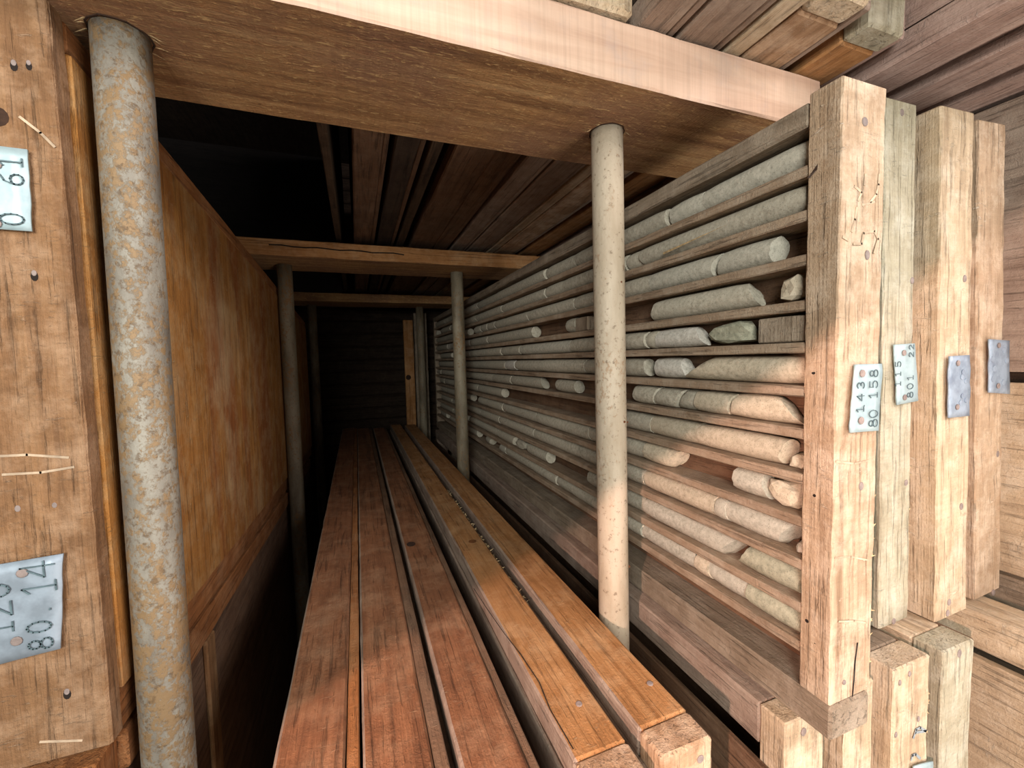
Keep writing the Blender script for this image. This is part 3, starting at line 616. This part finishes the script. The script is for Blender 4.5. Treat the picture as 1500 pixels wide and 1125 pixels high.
for q, rr in (((20, 92), .007), ((26, 745), .008), ((80, 740), .007), ((98, 1013), .008), ((50, 400), .007), ((42, 92), .006)):
    x, z = pf(q[0], q[1], YL); disc('nail_hole', (x, YL, z-.006), rr*1.3, M_HOLE, p, og, h=.001, sq=.6)
    disc('nail', (x, YL, z), rr*.8, M_NAIL, p, og, h=.003, sq=.7)
x, z = pf(-6, 170, YL); disc('knot', (x, YL, z), .018, M_SOOT, p, og, h=.001, seg=14)
for L in ([(0, 668), (40, 666), (100, 670)], [(5, 695), (60, 692), (108, 684)], [(30, 172), (60, 195), (80, 215)], [(60, 1086), (120, 1084)]):
    ribbons('chalk_mark', [[pf(a, b, YL) for a, b in L]], YL-.0005, .0045, M_CHALK, p, og, th=.001)
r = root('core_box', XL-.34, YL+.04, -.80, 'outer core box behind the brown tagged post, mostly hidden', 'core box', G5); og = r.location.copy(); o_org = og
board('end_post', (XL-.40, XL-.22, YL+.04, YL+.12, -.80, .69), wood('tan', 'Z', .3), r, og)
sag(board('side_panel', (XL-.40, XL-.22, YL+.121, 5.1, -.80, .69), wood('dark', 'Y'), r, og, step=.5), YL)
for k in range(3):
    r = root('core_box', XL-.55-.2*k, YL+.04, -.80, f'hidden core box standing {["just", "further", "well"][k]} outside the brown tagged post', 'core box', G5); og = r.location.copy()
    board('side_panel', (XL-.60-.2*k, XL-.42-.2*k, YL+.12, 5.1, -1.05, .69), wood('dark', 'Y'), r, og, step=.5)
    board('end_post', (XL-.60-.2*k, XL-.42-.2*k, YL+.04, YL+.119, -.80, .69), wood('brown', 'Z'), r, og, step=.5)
G6 = 'lower core boxes on the left'
r = root('core_box', XL-.12, YL, ZF, 'shadowed core box underneath the orange panelled one', 'core box', G6); og = r.location.copy(); o_org = og
board('end_post', (XL-.20, XL-.02, YL-.02, YL+.06, ZF, -.800), wood('orange', 'Z'), r, og)
sag(board('top_rail', (XL-.20, XL-.002, YL+.061, 5.0, -.885, -.795), wood('orange', 'Y'), r, og), YL, .06)
sag(board('side_panel', (XL-.035, XL-.018, YL+.062, 5.0, ZF+.3, -.892), wood('umber', 'Y'), r, og, step=.3), YL, .06)
sag(board('cleat', (XL-.017, XL-.002, 1.64, 1.72, -1.75, -.892), wood('beam', 'Z'), r, og), YL, .06)
sag(board('end_post', (XL-.20, XL-.04, 4.9, 5.0, ZF+.3, -.892), wood('orange', 'Z'), r, og, step=.5), YL, .06)
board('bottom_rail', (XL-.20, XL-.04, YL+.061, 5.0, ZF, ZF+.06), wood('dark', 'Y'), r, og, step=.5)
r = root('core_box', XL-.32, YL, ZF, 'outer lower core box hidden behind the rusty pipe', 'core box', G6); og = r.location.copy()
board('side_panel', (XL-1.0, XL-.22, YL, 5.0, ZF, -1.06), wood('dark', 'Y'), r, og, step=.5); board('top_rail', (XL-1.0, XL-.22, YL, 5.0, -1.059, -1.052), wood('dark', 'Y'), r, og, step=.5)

# ------------------------------------------------------------------ upper tier standing on the beams
G4 = 'core boxes standing on the cross beams'
ZU = .861
UP = [(-.097, -.061, .995, 'dark_umber', 'very narrow pale board edge overhead between two dark gaps'),
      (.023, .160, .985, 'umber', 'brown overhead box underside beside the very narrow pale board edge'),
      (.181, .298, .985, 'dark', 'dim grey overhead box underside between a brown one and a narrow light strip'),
      (.318, .367, .99, 'dark_umber', 'narrow light strip of overhead box underside in the dark ceiling'),
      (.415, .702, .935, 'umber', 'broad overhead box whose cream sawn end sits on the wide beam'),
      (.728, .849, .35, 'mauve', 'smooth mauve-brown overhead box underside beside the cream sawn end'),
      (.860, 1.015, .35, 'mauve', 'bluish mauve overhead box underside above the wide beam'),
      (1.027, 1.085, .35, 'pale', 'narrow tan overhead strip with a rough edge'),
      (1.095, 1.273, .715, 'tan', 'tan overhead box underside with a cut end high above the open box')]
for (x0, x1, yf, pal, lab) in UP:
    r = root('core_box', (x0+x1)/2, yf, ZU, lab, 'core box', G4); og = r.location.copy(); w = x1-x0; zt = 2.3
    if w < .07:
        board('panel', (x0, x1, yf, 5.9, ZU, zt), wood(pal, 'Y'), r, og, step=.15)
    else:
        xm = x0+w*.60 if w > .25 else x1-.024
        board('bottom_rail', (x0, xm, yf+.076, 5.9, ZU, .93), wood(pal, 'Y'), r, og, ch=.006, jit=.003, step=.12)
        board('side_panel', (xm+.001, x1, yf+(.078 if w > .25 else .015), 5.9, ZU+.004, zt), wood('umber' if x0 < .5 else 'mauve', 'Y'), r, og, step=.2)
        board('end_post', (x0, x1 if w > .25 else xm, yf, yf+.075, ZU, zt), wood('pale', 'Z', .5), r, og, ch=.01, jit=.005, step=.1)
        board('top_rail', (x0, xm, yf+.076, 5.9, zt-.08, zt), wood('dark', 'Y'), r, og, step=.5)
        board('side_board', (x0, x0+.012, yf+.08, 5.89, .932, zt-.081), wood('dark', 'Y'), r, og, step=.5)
UR = [(1.316, 1.492, .755, .861, 'gold', 'orange-tan overhead box underside with a grey sawn front, above the tagged posts'),
      (1.530, 1.71, .24, .843, 'haze_pink', 'haze-pink overhead box underside just past the orange-tan one'),
      (1.755, 1.94, .18, .84, 'haze_pink', 'second haze-pink overhead box underside past the orange-tan one'),
      (1.99, 2.18, .35, .845, 'haze_pink', 'third haze-pink overhead box underside past the orange-tan one'),
      (2.22, 2.43, .12, .95, 'haze_pink', 'outermost haze-tinted purple-brown overhead box underside in the top corner')]
for (x0, x1, yf, zb, pal, lab) in UR:
    r = root('core_box', (x0+x1)/2, yf, zb, lab, 'core box', G4); og = r.location.copy(); zt = zb+1.44
    board('bottom_rail', (x0, x1-.03, yf+.073, 5.9, zb, zb+.08), wood(pal, 'Y'), r, og, ch=.006, jit=.003, step=.12)
    board('end_post', (x0, x1-.03, yf, yf+.072, zb, zt), wood('silver', 'Z', .5), r, og, ch=.008, jit=.005, step=.1)
    board('side_panel', (x1-.029, x1, yf+.015, 5.9, zb+.012, zt), wood('haze_pink', 'Y'), r, og, step=.2)
    board('side_board', (x0, x0+.012, yf+.08, 5.89, zb+.082, zt), wood('haze_pink', 'Y'), r, og, step=.5)
# unseen box added on the wide beam to keep light out of the upper bay
r = root('shade_box', -.66, 1.0, .8605, 'added unseen box across the wide beam, blocking light from the upper bay', 'core box'); og = r.location.copy()
board('side_board', (-1.17, -.14, .97, 1.00, .8605, 2.3), wood('brown', 'X', .3), r, og, step=.2); board('bottom_board', (-1.17, -.14, 1.001, 1.10, .8605, .88), wood('dark', 'X'), r, og, step=.2)
board('side_board', (-1.17, -.14, 1.101, 1.13, .8605, 2.3), wood('dark', 'X'), r, og, step=.2)
board('end_board', (-.16, -.141, 1.001, 1.10, .881, 2.3), wood('brown', 'Z'), r, og, step=.2)
r = root('shade_box', -.64, 5.30, .805, 'added box across the last beam, painted black for the dark bay', 'core box'); og = r.location.copy()
board('side_board', (-2.2, -.115, 5.27, 5.30, .8035, 2.3), wood('deep_shade', 'X'), r, og, step=.4); board('bottom_board', (-2.2, -.115, 5.301, 5.45, .8035, .83), wood('deep_shade', 'X'), r, og, step=.4)  # added black front stands in for the darkness above the last beam
# ------------------------------------------------------------------ upright planks at the back
r = root('upright_plank', .70, 5.90, ZF, 'tan upright plank with a dark knot at the dim back', 'plank'); og = r.location.copy()
board('plank_board', (.618, .745, 5.88, 5.94, ZF, .56), wood('gold', 'Z'), r, og, step=.15)
disc('knot', (.66, 5.88, -.22), .035, M_SOOT, r, og, h=.002, seg=12)
r = root('upright_plank', .85, 5.94, ZF, 'grey upright plank close behind the last pipe', 'plank'); og = r.location.copy()
board('plank_board', (.765, .94, 5.92, 5.98, ZF, .66), wood('grey', 'Z'), r, og, step=.15)
